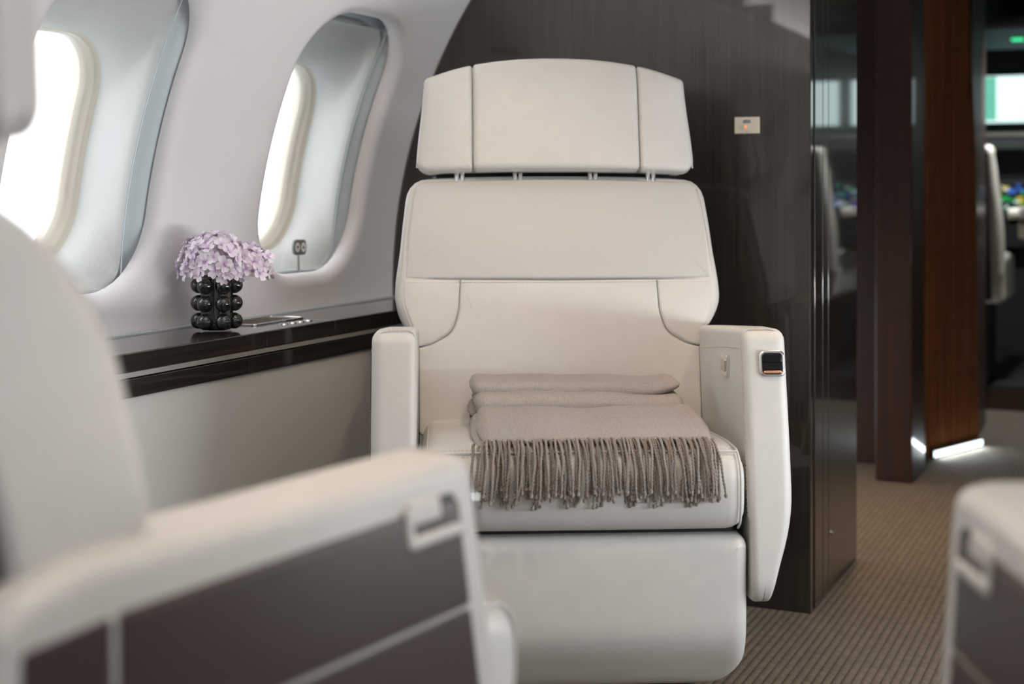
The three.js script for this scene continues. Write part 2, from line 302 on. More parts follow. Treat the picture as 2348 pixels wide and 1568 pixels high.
for (const side of [-1, 1]) for (let k = 0; k < NW; k++) {
  const cz = ZW + BAY * k, w = group('window_' + (++wn)), at = onWall(side);
  part(w, 'gasket', loft(SEC.gasket, cz, side), M.gasket);
  part(w, 'window_shell', loft(SEC.tunnel, cz, side), M.tunnel);
  part(w, 'window_frame', loft(SEC.frame, cz, side), M.frame);
  part(w, 'outer_pane', sheet(.141, .101, .465, .095, 1.386, side, cz), M.pane);
  const ip = part(w, 'inner_pane', sheet(.172, .052, .603, .006, 1.252, side, cz), M.pane);
  const ol = rpoly([[-.172, .052, .006], [.172, .052, .006], [.172, .603, .006], [-.172, .603, .006]], .02, 3).map((p) => at(p[0] + cz, p[1], 1.252));
  part(ip, 'pane_edge', tube(ol, .0012, 5, true, 240), M.paneEdge);
  if (side < 0 && (k === 3 || k === 4)) part(w, 'added_shade', sheet(.155, .088, .474, .10, 1.372, side, cz), M.ceiling, 'added shade closing a window out of view');  // added to block a glint of sky in the bulkhead
  struct(w, side < 0 ? ['oval cabin window nearest the dark bulkhead', 'oval cabin window behind the nearest seat back'][k] ?? 'oval cabin window further aft' : 'oval cabin window on the opposite wall');
}
{ // floor and ceiling slabs
  const fl = new THREE.Mesh(box(-1.62, -.04, -6.2, .65, 0, Z_AFT), M.carpet); fl.name = 'floor'; struct(fl, 'taupe ribbed cabin carpet');
  const x = CR * Math.cos(62 * Math.PI / 180) + .01, y = CY + CR * Math.sin(62 * Math.PI / 180);
  const ce = new THREE.Mesh(box(CX - x, y - .002, -4.9, CX + x, y + .04, Z_AFT), M.ceiling); ce.name = 'ceiling'; struct(ce, 'flat off-white cabin ceiling');
  const aft = new THREE.Mesh(box(-1.75, -.04, Z_AFT, .78, 1.8, Z_AFT + .05), M.wall); aft.name = 'wall_aft'; struct(aft, 'pale aft cabin wall');
  for (const sx of [-1, 1]) {  // out of view, glowing covers of the ceiling uplights
    const o = group('unseen_light_cove'); addTop(o, sx < 0 ? 'unseen light strip above the windows behind the seats, lighting the ceiling' : 'unseen light strip above the windows of the opposite wall, lighting the ceiling', 'light strip', 'unseen sidewall light strips');
    const c = UNSEEN_COVE(sx), a = Math.atan2(c.to[1] - c.at[1], c.to[0] - c.at[0]), put = (g) => g.rotateZ(a).translate(c.at[0] - .004 * Math.cos(a), c.at[1] - .004 * Math.sin(a), .45);
    part(o, 'diffuser', put(new RoundedBoxGeometry(.006, .10, 3.3, 2, .002)), M.lamp);
    part(o, 'housing', put(new RoundedBoxGeometry(.02, .116, 3.32, 2, .004).translate(-.011, 0, 0)), M.satin);
    part(o, 'shield_board', box(CX + sx * .735 - .006, 1.36, -1.21, CX + sx * .735 + .006, 1.50, 2.11, .004), M.ceiling);  // unseen boards that keep the strip out of the bulkhead reflection
    part(o, 'shield_floor', box(Math.min(CX + sx * .735, CX + sx * .97), 1.355, -1.21, Math.max(CX + sx * .735, CX + sx * .97), 1.365, 2.11, .002), M.ceiling);
    part(o, 'shield_end', box(Math.min(CX + sx * .73, CX + sx * .97), 1.355, -1.235, Math.max(CX + sx * .73, CX + sx * .97), 1.56, -1.215, .003), M.ceiling);
    part(o, 'bracket', put(new THREE.BoxGeometry(.09, .05, 3.3).translate(-.06, 0, 0)), M.ceiling);
  }
  { const o = group('added_wash_strip'); addTop(o, 'added fill strip out of view above the windows, brightening the left wall', 'light strip');  // added fill lamp, out of view, brightening the left wall
    const a = Math.atan2(.80 - 1.505, -.39), put = (g) => g.rotateZ(a).translate(CX - .80 - .005 * Math.cos(a), 1.505 - .005 * Math.sin(a), -2.12);
    part(o, 'diffuser', put(new RoundedBoxGeometry(.006, .05, 1.7, 2, .002)), M.lamp); part(o, 'housing', put(new RoundedBoxGeometry(.03, .064, 1.72, 2, .004).translate(-.017, 0, 0)), M.ceiling); }
  const spots = [[-.86, -1.55, -1.10, .95, -2.62], [-1.02, -1.05, -1.02, 0, -1.3], [-.3, -2.6, -.3, 0, -2.6], [-.62, -1.75, -.92, .5, -2.3], [-.3, -.9, -.35, 0, -.9], [-1.02, -.45, -1.02, 0, -.45], [-.72, -3.95, -.72, 0, -3.95]];  // unseen ceiling lamps, placed to warm the seats, aisle and entry
  spots.forEach(([sx, sz, tx, ty, tz], i) => {
    const o = group('unseen_downlight'); o.position.set(sx, y - .002, sz);
    const where = ['aimed at the cream seat with the blanket', 'above the nearest left seat', 'above the aisle by the bulkhead', 'between the facing seats', 'above the aisle beside the camera', 'above the left side aft', 'in the entry ahead of the bulkhead'][i];
    addTop(o, 'unseen small round warm ceiling lamp ' + where, 'unseen_downlight', 'unseen ceiling downlights');
    part(o, 'bezel', new THREE.TorusGeometry(.028, .005, 8, 28).rotateX(Math.PI / 2).translate(0, -.002, 0), M.chrome);
    part(o, 'lens', new THREE.CylinderGeometry(.026, .026, .004, 24).translate(0, -.002, 0), M.lampWarm);
    const l = new THREE.SpotLight(WARM, i === 6 ? 6 : 1.9, 0, .62, .9, 2); l.position.set(sx, y - .012, sz); l.target.position.set(tx, ty, tz); l.castShadow = true; l.shadow.radius = 2; scene.add(l, l.target);
  });
}

// ---------------------------------------------------------------- side ledge and lower sidewall
const LX = -1.52, LY = .651;
{
  const led = group('side_ledge'), top = .017;
  const zs = [Z_FRONT, Z_AFT];
  // top board, cut round the tray and at the lid seam
  const T0 = -2.485, T1 = -2.31, XA = -1.675, XB = -1.595, back = -1.704;
  const tp = [box(back, LY - top, Z_FRONT + .001, LX, LY, -2.483, .0015), box(back, LY - top, T0 + .0035, XA, LY, T1), box(XB, LY - top, -2.4795, LX, LY, T1), box(back, LY - top, T1, LX, LY, Z_AFT)];
  part(led, 'ledge_top', merge(tp), M.ledgeTop, 'glossy dark wood ledge top');
  const cuts = [Z_FRONT + .001, -2.715, -2.481, -2.237, -1.45, -.6, .3, 1.2, Z_AFT];
  for (let i = 0; i < cuts.length - 1; i++) part(led, 'upper_fascia', box(LX - .012, .6205, cuts[i] + .0012, LX + .003, LY - .0005, cuts[i + 1] - .0012, .0015), M.ledgeTop);
  const cut2 = [Z_FRONT + .001, -2.18, -1.2, -.2, .8, Z_AFT];
  for (let i = 0; i < cut2.length - 1; i++) {
    part(led, 'lower_fascia', box(LX - .012, .578, cut2[i] + .0008, LX + .003, .6085, cut2[i + 1] - .0008, .0015), M.ledgeTop);
    part(led, 'metal_strip', box(LX - .012, .6105, cut2[i] + .0006, LX + .0015, .6195, cut2[i + 1] - .0006, .001), M.strip);
  }
  part(led, 'carcass', box(-1.70, .575, Z_FRONT + .001, LX - .011, LY - top - .032, Z_AFT), M.black);
  // tray let into the top
  const tray = part(led, 'tray', merge([box(XA, LY - .03, T0, XB, LY - .027, T1), box(XA, LY - .03, T0, XA + .003, LY, T1), box(XB - .003, LY - .03, T0, XB, LY, T1), box(XA, LY - .03, T0, XB, LY, T0 + .003), box(XA, LY - .03, T1 - .003, XB, LY, T1)]), M.satin, 'bronze-toned recessed tray');
  const rimPts = rect(XA, T0, XB, T1, .006, .03).map((p) => [p[0], LY + .001, p[1]]);
  part(tray, 'tray_rim', tube(rimPts, .0028, 6, true, 120), M.chrome);
  for (let i = 0; i < 4; i++) part(led, 'button', new THREE.CylinderGeometry(.0085, .0095, .002, 20).translate(-1.562, LY + .001, -2.362 - i * .029), M.chrome);
  // lip along the wall
  part(led, 'wall_lip', box(-1.7045, LY - .004, Z_FRONT + .001, -1.694, LY + .0035, Z_AFT, .0015), M.gasket);
  addTop(led, 'glossy dark wood side ledge running along the wall under the windows', 'ledge');
  const lower = group('trim_1'); const cz = [Z_FRONT + .001, -2.635, -1.3, 0, 1.2, Z_AFT];
  for (let i = 0; i < cz.length - 1; i++) {
    const z0 = cz[i] + .001, z1 = cz[i + 1] - .001, v = []; const prof = [[.577, -1.526], [.57, -1.522], [.45, -1.5215], [.25, -1.524], [.08, -1.535], [0, -1.545]];
    const out = rect(0, 0, z1 - z0, .577, .006, .1);
    part(lower, 'panel', puff(out, 0, .02, .004, { inner: 4, warp: (a, b, w) => [-1.542 + w - .02 * Math.pow(1 - b / .577, 2), b + .001, z0 + a] }), M.sidePanel);
  }
  struct(lower, 'grey-beige leather panels below the side ledge');
  const lr = new THREE.Mesh(box(.53, 0, Z_FRONT, .70, .64, Z_AFT), M.sidePanel); lr.name = 'trim_2'; struct(lr, 'leather clad side ledge on the opposite wall');
  const ac = group('added_fill_strip'); ac.position.set(.53, .60, -2.3);  // added fill lamp, out of view, brightening low surfaces
  part(ac, 'housing', new RoundedBoxGeometry(.016, .096, 1.42, 2, .004).translate(-.008, 0, 0), M.satin);
  part(ac, 'diffuser', new RoundedBoxGeometry(.006, .08, 1.4, 2, .002).translate(-.0185, 0, 0), M.lamp);
  addTop(ac, 'added fill strip out of view on the ledge of the opposite wall', 'light strip');
}

// ---------------------------------------------------------------- forward bulkhead, entry partitions, cockpit door
function arcPanel(x1, yTop, z0, z1) { // board filling the section between the liner and x1
  const pts = [new THREE.Vector2(x1, 0), new THREE.Vector2(x1, yTop)], R = CR - .0015;
  const a1 = Math.asin((yTop - CY) / R), a0 = Math.asin((.02 - CY) / R);
  for (let k = 0; k <= 40; k++) { const a = lerp(a1, a0, k / 40); pts.push(new THREE.Vector2(CX - R * Math.cos(a), CY + R * Math.sin(a))); }
  pts.push(new THREE.Vector2(CX - R * Math.cos(a0), 0));
  const g = new THREE.ExtrudeGeometry(new THREE.Shape(pts), { depth: z1 - z0 - .004, bevelEnabled: true, bevelSize: .002, bevelThickness: .002, bevelOffset: -.002, bevelSegments: 2, curveSegments: 8 });
  g.translate(0, 0, z0 + .002); return boxUV(g);
}
const YT = CY + CR * Math.sin(62 * Math.PI / 180) - .004;
{
  const b = group('wall_front');
  part(b, 'face_panel', arcPanel(-.678, YT, -3.085, -3.06), M.bulkhead, 'glossy dark wood bulkhead face with vertical grain');
  part(b, 'core', box(-1.45, 0, -3.56, -.684, YT - .01, -3.087), M.black);
  const e = [-3.094, -3.175, -3.235, -3.57];
  for (let i = 0; i < 3; i++) part(b, 'side_panel', box(-.692, .004, e[i + 1] + .0015, -.676, YT - .004, e[i] - .0015, .002), M.bulkhead);
  part(b, 'hinge_screw', new THREE.CylinderGeometry(.006, .006, .004, 14).rotateZ(Math.PI / 2).translate(-.675, .13, -3.27), M.satin);
  struct(b, 'glossy dark wood forward bulkhead and closet');
  const r = group('wall_front_right');
  part(r, 'face_panel', box(.16, .002, -3.12, .60, YT - .01, -3.06, .004), M.bulkhead); part(r, 'unseen_galley_side', box(.16, .002, -5.6, .55, YT - .01, -3.125, .004), M.espresso); struct(r, 'dark wood bulkhead on the other side of the aisle');  // galley part is out of view, darkening the reflection in the side panel
  const p = group('wall_entry');
  part(p, 'post', box(-.802, .002, -4.80, -.689, YT, -4.535, .004), M.espresso, 'dark brown entry post');
  part(p, 'panel', box(-1.45, .002, -4.86, -.79, YT, -4.805, .004), M.espresso);
  part(p, 'jamb', box(-.74, .002, -5.78, -.60, YT, -5.33, .004), M.espresso);
  struct(p, 'dark brown entry partition');
  const d = group('door_1');  // brown wooden cockpit door standing ajar
  const A = [-.717, -4.99], B = [-.589, -5.31], L = Math.hypot(B[0] - A[0], B[1] - A[1]);
  const out = rpoly([[0, .004, .004], [L, .004, .004], [L - .014, .9, .3], [L - .075, 1.745, .01], [-.02, 1.745, .01]], .05);
  const dg = puff(out, -.018, .018, .006, { rb: .006, inner: 3 });
  const m = part(d, 'door_leaf', dg, M.brownWood); m.position.set(A[0], 0, A[1]); m.rotation.y = Math.atan2(-(B[1] - A[1]), B[0] - A[0]);
  struct(d, 'red-brown wooden cockpit door standing ajar');
  const c = group('door_foot_glow'), th = Math.atan2(-(B[1] - A[1]), B[0] - A[0]), nx = Math.sin(th), nz = Math.cos(th); // stands for an unseen source that brightens the carpet by the door
  c.position.set((A[0] + B[0]) / 2 + nx * .020, .001, (A[1] + B[1]) / 2 + nz * .020); c.rotation.y = th;
  part(c, 'housing', box(-L * .49, 0, -.001, L * .49, .030, .012, .003), M.espresso);
  part(c, 'lens', box(-L * .48, .004, .011, L * .48, .024, .015, .001), std({ color: lin(.9, .95, 1), emissive: lin(.8, .92, 1), emissiveIntensity: 2.5 }));
  addTop(c, 'cool glowing strip at the foot of the brown door, for a carpet patch of unseen source', 'courtesy light');
  areaLight(lin(.80, .92, 1), 30, .32, .02, [c.position.x + nx * .018, .016, c.position.z + nz * .018], [c.position.x + nx * .2, 0, c.position.z + nz * .2]);
}
{ // wall plate with a slot and a knob on the bulkhead
  const s = group('wall_switch'); s.position.set(-.817, 1.0566, Z_FRONT);
  part(s, 'plate', box(-.028, -.0185, 0, .028, .0185, .006, .002), M.plate);
  part(s, 'slot', puff(rect(-.009, .0045, .009, .012, .0036, .004), .0055, .0068, .0008, { inner: 2, rim: 2 }), M.plastic);
  const k = part(s, 'knob', new THREE.CylinderGeometry(.0072, .0078, .006, 24).rotateX(Math.PI / 2).translate(0, -.006, .009), M.plate);
  part(k, 'indicator', new THREE.CylinderGeometry(.0028, .0028, .001, 16).rotateX(Math.PI / 2).translate(-.001, -.0035, .0122), std({ color: lin(.8, .25, .08), emissive: lin(1, .28, .08), emissiveIntensity: .8 }));
  addTop(s, 'small beige wall plate with slot and round knob on dark bulkhead', 'switch');
}

// ---------------------------------------------------------------- executive seat
// local frame: origin on the floor under the arm fronts, +z the way the seat faces, +x to the right of someone facing it
const cushionProfile = [[-.42, .36], [.02, .362], [.054, .366], [.068, .376], [.0755, .395], [.078, .425], [.0755, .458], [.062, .479], [.040, .490], [.015, .495], [-.04, .4945], [-.15, .487], [-.30, .475], [-.42, .468]];
const cushTop = (z) => { const p = cushionProfile.slice(9).reverse(); for (let i = 0; i < p.length - 1; i++) if (z <= p[i + 1][0]) return lerp(p[i][1], p[i + 1][1], clamp((z - p[i][0]) / (p[i + 1][0] - p[i][0]), 0, 1)); return p[p.length - 1][1]; };
function smoothClosed(pts, n) { const c = new THREE.CatmullRomCurve3(pts.map((p) => new THREE.Vector3(p[0], p[1], 0)), true, 'centripetal'); return c.getSpacedPoints(n).slice(0, n).map((v) => [v.x, v.y]); }
function makeSeat(name, recline, aisle, drop, shift = 0, nod = 0, legOut = 0, upright = 0, rollBy = .02) {
  const S = group(name), ct = Math.cos(recline), st = Math.sin(recline);
  const bk = (x, v, w) => [x, .45 + v * ct + w * st, -.35 + shift - v * st + w * ct];       // backrest frame: v up along the back, w out of its front
  const roll = (v) => -rollBy * Math.pow(clamp((v - .35) / .15, 0, 1), 2), bkr = (x, v, w) => bk(x, v, w + roll(v) * clamp((w + .13) / .13, 0, 1.1));       // the back's top rolls rearward
  const vy = (y) => (y - .45) / Math.cos(13 * Math.PI / 180);
  // --- seat cushion
  const prof = smoothClosed(cushionProfile, 90);
  const cu = part(S, 'seat_cushion', puff(prof, -.264, .264, .03, { rb: .03, mid: 14, inner: 4, bulge: .002, bulgeBack: .002, warp: (a, b, w) => { const e = 1 - Math.pow(Math.abs(w) / .264, 4); return [w, b + (b > .43 ? .004 * e : 0), a + legOut + (a > .03 ? .006 * e : 0)]; } }), M.leather);
  const front = cushionProfile.slice(2);
  for (const sx of [-1, 1]) part(cu, 'piping', tube(front.map((p) => [sx * .253, p[1] - .004 + (p[0] < .02 ? .0 : .004), p[0] + .0005 + legOut]), .0022, 6, false, 80), M.piping);
  for (const [z, y] of [[.0455 + legOut, .4925], [.0615 + legOut, .4845]]) part(cu, 'stitching', stitches(Array.from({ length: 15 }, (_, i) => { const x = lerp(-.245, .245, i / 14), e = 1 - Math.pow(Math.abs(x) / .264, 4); return [x, y + .003 * e, z + .006 * e]; })), M.thread);
  part(cu, 'seam', tube(Array.from({ length: 15 }, (_, i) => { const x = lerp(-.25, .25, i / 14), e = 1 - Math.pow(Math.abs(x) / .264, 4); return [x, .4895 + .003 * e, .0535 + legOut + .006 * e]; }), .0018, 5, false, 50), M.piping);
  // --- black box for the shade in the gap under the cushion, and base
  part(S, 'dark_gap_box', box(-.255, .20, -.42, .255, .365, .03, .01), M.black);
  part(S, 'base', box(-.20, .0, -.40, .20, .21, -.05, .01), M.shell);
  // --- leg rest
  const lr = part(S, 'leg_rest', puff(rpoly([[-.268, .095, .06], [.268, .095, .06], [.268, .354, .02], [-.268, .354, .02]], .02), .0, .068, .022, { bulge: .006, mid: 3, inner: 8, warp: (x, y, w) => [x, y, w + legOut - .05 * Math.pow(sstep(.22, .09, y), 1.5)] }), M.leather);
  for (const sx of [-1, 1]) part(lr, 'stitching', stitches([.34, .3, .25, .2, .15].map((y) => [sx * .2655, y, .046 + legOut - .05 * Math.pow(sstep(.22, .09, y), 1.5)])), M.thread);
  // --- arms
  for (const sx of [-1, 1]) {
    const armWarp = (a, b, w) => { const t = sstep(.44, .235, b), x = w > .30 ? w - (w - .285) * .64 * Math.pow(t, 1.45) : w; return [sx * x, b, a + .2 * (.684 - b) * sstep(-.5, -.02, a)]; };
    const out = rpoly([[-.51, .30, .03], [-.46, .242, .03], [-.006, .242, .05], [0, .33, .2], [.004, .5, .3], [0, .684, .022], [-.10, .684 - drop * .15, .2], [-.44, .684 - drop, .05], [-.505, .668 - drop, .04], [-.515, .62, .02]], .018);
    const arm = part(S, 'arm', puff(out, .272, .345, .017, { rb: .012, mid: 5, inner: 5, warp: armWarp }), M.leather);
    // seam, piping and stitches round the front face
    const fr = [[.2718, .38], [.2718, .42], [.2718, .5], [.2718, .6], [.2718, .655], [.2726, .668], [.2765, .6775], [.285, .6824], [.30, .6829], [.317, .6822], [.330, .6785], [.3385, .671]];
    part(arm, 'piping', tube(fr.map(([x, y]) => [sx * x, y + .0006, -.0145 + .004 * sstep(.3, .5, y) + .2 * (.684 - y)]), .0013, 5, false, 90), M.piping);
    part(arm, 'stitching', stitches(fr.map(([x, y]) => [sx * (x - .0003), y + .0014, -.022 + .004 * sstep(.3, .5, y) + .2 * (.684 - y)])), M.thread);
    part(arm, 'seam', tube([[.2719, .650, -.02], [.2719, .638, -.15], [.2719, .620, -.3], [.2719, .604, -.45]].map(([x, y, z]) => [sx * x, y, z]), .0007, 5), M.thread);
    // brown leather panels on the outer side
    const pw = (a, b, w) => armWarp(a, b, w);
    const panels = [[[-.415, .552], [-.034, .552], [-.034, .648], [-.415, .646]], [[-.415, .27], [-.034, .27], [-.034, .547], [-.415, .547]], [[-.485, .32], [-.421, .29], [-.421, .645], [-.490, .640]]];
    for (const q of panels) part(arm, 'side_panel', puff(rpoly(q.map((p) => [...p, .004]), .02), .338, .3475, .002, { inner: 4, rim: 3, warp: pw }), M.brownLeather, 'dark brown leather side panel');
    const zs2 = (y, z) => z + .2 * (.684 - y) * sstep(-.5, -.02, z), st2 = []; for (const y of [.5525, .5465]) st2.push(stitches([-.41, -.3, -.2, -.1, -.038].map((z) => [sx * .3478, y, zs2(y, z)]), { r: .0009, len: .006, gap: .003 }));
    for (const z of [-.414, -.422]) st2.push(stitches([.60, .5, .43].map((y) => [sx * .3478, y, zs2(y, z)]), { r: .0009, len: .006, gap: .003 }));
    st2.push(stitches([-.41, -.3, -.2, -.115].map((z) => [sx * .3478, .642, zs2(.642, z)]), { r: .0009, len: .006, gap: .003 }));
    part(arm, 'stitching', merge(st2), M.darkThread);
    // recessed pull handle near the front, on the aisle side
    const la = sx !== aisle ? null : part(arm, 'latch_recess', puff(rect(-.112, .619, -.038, .655, .006, .02), .336, .347, .001, { inner: 2, rim: 2, warp: pw }), M.shell);
    if (la)
    part(la, 'latch_handle', merge([puff(rect(-.114, .617, -.036, .628, .005, .01), .340, .3505, .003, { inner: 2, rim: 3, warp: pw }), puff(rect(-.114, .618, -.103, .654, .005, .01), .340, .350, .003, { inner: 2, rim: 3, warp: pw }), puff(rect(-.106, .637, -.062, .656, .004, .01), .340, .3485, .002, { inner: 2, rim: 3, warp: pw })]), M.leather);
    if (sx === aisle) { // control in the arm's front and buckle plate on its inner side
      const c = part(arm, 'control_bezel', puff(rect(.2965, .6065, .3395, .6500, .010, .005), .0, .0075, .003, { inner: 3, rim: 4, warp: (a, b, w) => [sx * a, b, w + .0005 + .2 * (.684 - b)] }), M.chrome);
      const z1 = .0083; part(c, 'recess', puff(rect(.3005, .6105, .3355, .6460, .007, .005), .005, z1, .0006, { inner: 2, rim: 2, warp: (a, b, w) => [sx * a, b, w + .2 * (.684 - b)] }), M.blackGloss);
      part(c, 'flap', puff(rect(.3015, .630, .3345, .6448, .004, .005), .007, .0105, .0015, { inner: 3, rim: 3, warp: (a, b, w) => [sx * a, b, w + .2 * (.684 - b)] }), M.blackGloss);
      part(c, 'copper_lip', puff(rect(.3025, .6125, .3335, .6170, .002, .005), .007, .0105, .001, { inner: 2, rim: 2, warp: (a, b, w) => [sx * a, b, w + .2 * (.684 - b)] }), M.copper);
      const bu = part(arm, 'buckle_plate', puff(rect(-.155, .590, -.105, .628, .004, .01), .2665, .272, .001, { inner: 2, rb: .001, rim: 2, warp: (a, b, w) => [sx * w, b, a] }), M.chrome);
      part(bu, 'buckle_button', puff(rect(-.147, .598, -.113, .620, .003, .01), .264, .268, .0005, { inner: 2, rb: .001, rim: 2, warp: (a, b, w) => [sx * w, b, a] }), M.satin);
    }
  }
  // --- backrest
  const half = [[.45, .262], [.60, .268], [.635, .280], [.668, .304], [.700, .318], [.735, .3185], [.80, .310], [.87, .303], [.92, .295], [.940, .278], [.947, .24]];
  const sil = [...half.map(([y, x]) => [x, vy(y)]), ...half.slice().reverse().map(([y, x]) => [-x, vy(y)])];
  const silP = smoothClosed(sil, 150);
  const back = part(S, 'backrest', puff(silP.map((p) => [p[0], p[1]]), -.13, -.004, .022, { rb: .01, mid: 5, inner: 9, bulge: 0, warp: bkr }), M.leather);
  part(back, 'rear_shell', puff(inset(silP, .006), -.165, -.128, .008, { rb: .02, inner: 5, warp: bk }), M.shell, 'charcoal rear shell');
  const ph = [[.62, .272], [.66, .286], [.70, .301], [.725, .3025], [.745, .3015], [.83, .2945], [.90, .286], [.92, .281], [.931, .262]];
  const hx = (y) => { for (let i = 0; i < ph.length - 1; i++) if (y <= ph[i + 1][0]) return lerp(ph[i][1], ph[i + 1][1], clamp((y - ph[i][0]) / (ph[i + 1][0] - ph[i][0]), 0, 1)); return ph[ph.length - 1][1]; };
  const crown = (x, v, w) => bkr(x, v, w - .010 * Math.pow(Math.abs(x) / .30, 3) - .006 * sstep(vy(.912), vy(.95), v));
  const upY = [.7435, .79, .83, .87, .90, .918, .9255];
  const upper = rpoly([[-hx(.7435) + .001, vy(.7435), .002], [0, vy(.7415), 0], [hx(.7435) - .001, vy(.7435), .002], [hx(.83), vy(.83), 0], [hx(.90), vy(.90), .05], [.278, vy(.937), .02], [0, vy(.943), .2], [-.278, vy(.937), .02], [-hx(.90), vy(.90), .05], [-hx(.83), vy(.83), 0]], .018);
  part(back, 'perforated_panel', puff(upper, -.02, .006, .005, { inner: 9, bulge: .003, warp: crown }), M.perf, 'perforated cream leather upper back panel');
  const low = rpoly([[-.271, vy(.45), .01], [.271, vy(.45), .01], [.2725, vy(.605), .004], [.2735, vy(.6125), .004], [.246, vy(.618), .03], [.207, vy(.64), .04], [.1945, vy(.68), .08], [.1915, vy(.7405), .002], [0, vy(.7385), 0], [-.1915, vy(.7405), .002], [-.1945, vy(.68), .08], [-.207, vy(.64), .04], [-.246, vy(.618), .03], [-.2735, vy(.6125), .004], [-.2725, vy(.605), .004]], .015);
  part(back, 'lower_panel', puff(low, -.02, .006, .004, { inner: 9, bulge: .004, warp: crown }), M.leather);
  for (const sx of [-1, 1]) {
    const bo = [[.1928, .7405], [.1962, .68], [.2085, .6412], [.247, .6197], [.2735, .6145], [.2800, .64], [.2890, .662], [.3005, .692], [.3035, .715], [.3015, .7425]].map(([x, y], i) => [sx * x, vy(y), [.002, .08, .04, .03, .004, .05, .06, .06, .06, .002][i]]);
    const poly = rpoly(sx > 0 ? bo.slice() : bo.slice().reverse(), .012); const area = poly.reduce((s, p, i) => { const q = poly[(i + 1) % poly.length]; return s + p[0] * q[1] - q[0] * p[1]; }, 0);
    part(back, 'side_bolster', puff(area > 0 ? poly : poly.reverse(), -.02, .0065, .004, { inner: 6, bulge: .003, warp: crown }), M.leather);
    const edge = [.62, .645, .67, .70, .725, .745, .79, .83, .87, .90, .92].map((y) => crown(sx * (hx(y) + .0035), vy(y), .0025));
    part(back, 'piping', tube(edge, .0019, 6, false, 90), M.piping);
    part(back, 'stitching', stitches([.63, .66, .69, .72, .74].map((y) => crown(sx * (hx(y) - .006), vy(y), .0055)), { r: .0005 }), M.thread);
  }
  part(back, 'stitching', stitches(Array.from({ length: 15 }, (_, i) => { const x = lerp(-.296, .296, i / 14); return crown(x, vy(.7362 - .0018 * (1 - Math.pow(x / .3, 2))), .0072); })), M.thread);
  // --- headrest on four short chrome rods
  for (const x of [-.192, -.076, .075, .192]) for (const dx of [-.0055, .0055]) part(S, 'headrest_rod', new THREE.CylinderGeometry(.0048, .0048, .07, 14).rotateX(-recline).translate(...bk(x + dx, vy(.944), -.03 + nod)), M.chrome);
  part(S, 'rod_bracket', puff(rect(-.24, vy(.925), .24, vy(.965), .01), -.09, -.065, .004, { inner: 2, warp: bk }), M.shell);
  const hw = (x, v, w) => bk(x, v, w + nod + (v - .51) * upright + .010 - .030 * Math.pow(Math.abs(x) / .275, 2.6) - .012 * sstep(vy(1.12), vy(1.18), v));
  const topY = (x) => 1.1805 - .030 * Math.pow(Math.abs(x) / .25, 2.2);
  const hb = (x0, x1, r0, r1, y0) => { // headrest piece between x0 and x1
    const n = 7, pts = [[x0, vy(y0), r0], [x1, vy(y0), r1]];
    for (let i = 0; i <= n; i++) { const x = lerp(x1, x0, i / n), k = vy(topY(x)); const sh = Math.abs(x) > .26 ? -.0 : 0; pts.push([x + sh, k, i === 0 ? r1 : i === n ? r0 : .2]); }
    return rpoly(pts, .016).map(([x, v]) => [x * (1 - .055 * sstep(vy(.95), vy(1.15), v) * sstep(.16, .27, Math.abs(x))), v]);
  };
  const hd = part(S, 'headrest', puff(hb(-.2755, .2755, .026, .026, .9605), -.085, -.002, .016, { rb: .03, mid: 3, inner: 6, warp: hw }), M.leather);
  part(hd, 'center_pad', puff(hb(-.1655, .1655, .008, .008, .955), -.03, .012, .0095, { inner: 8, bulge: .004, warp: hw }), M.leather);
  for (const sx of [-1, 1]) {
    const a = sx < 0 ? hb(-.2785, -.1668, .026, .006, .955) : hb(.1668, .2785, .006, .026, .955);
    part(hd, 'wing_pad', puff(a, -.03, .010, .009, { inner: 6, bulge: .003, warp: hw }), M.leather);
    part(hd, 'piping', tube([.965, .98, 1.02, 1.06, 1.10, 1.125, 1.138].map((y) => hw(sx * .2775 * (1 - .055 * sstep(.95, 1.15, y)), vy(y), -.006)), .0016, 6, false, 60), M.piping);
  }
  part(hd, 'rear_shell', puff(inset(hb(-.2755, .2755, .026, .026, .9605), .004), -.098, -.08, .006, { rb: .012, inner: 4, warp: hw }), M.shell);
  return S;
}
// place a seat by where its arm front centre stands relative to the camera's own axes (x right, d ahead)
function place(o, x, d, turn, y = 0) { const c = Math.cos(YAW), s = Math.sin(YAW); o.position.set(c * x - s * d, y, -s * x - c * d); o.rotation.y = turn + YAW; return o; }
const D2R = Math.PI / 180;
addTop(place(makeSeat('executive_seat', 13 * D2R, 1, .036), .113, 2.36, 3 * D2R), 'cream leather executive seat facing the camera with a folded blanket on it', 'seat');
addTop(place(makeSeat('executive_seat', 12 * D2R, -1, 0, .057, -.006, .14, .21, .085), -.327, 1.451, 148 * D2R), 'blurred cream leather seat at the left with its brown-panelled arm in the foreground', 'seat');
addTop(place(makeSeat('executive_seat', 13 * D2R, 1, .01), .70, 1.15, 180 * D2R), 'blurred cream seat whose arm end pokes into the lower right corner', 'seat');

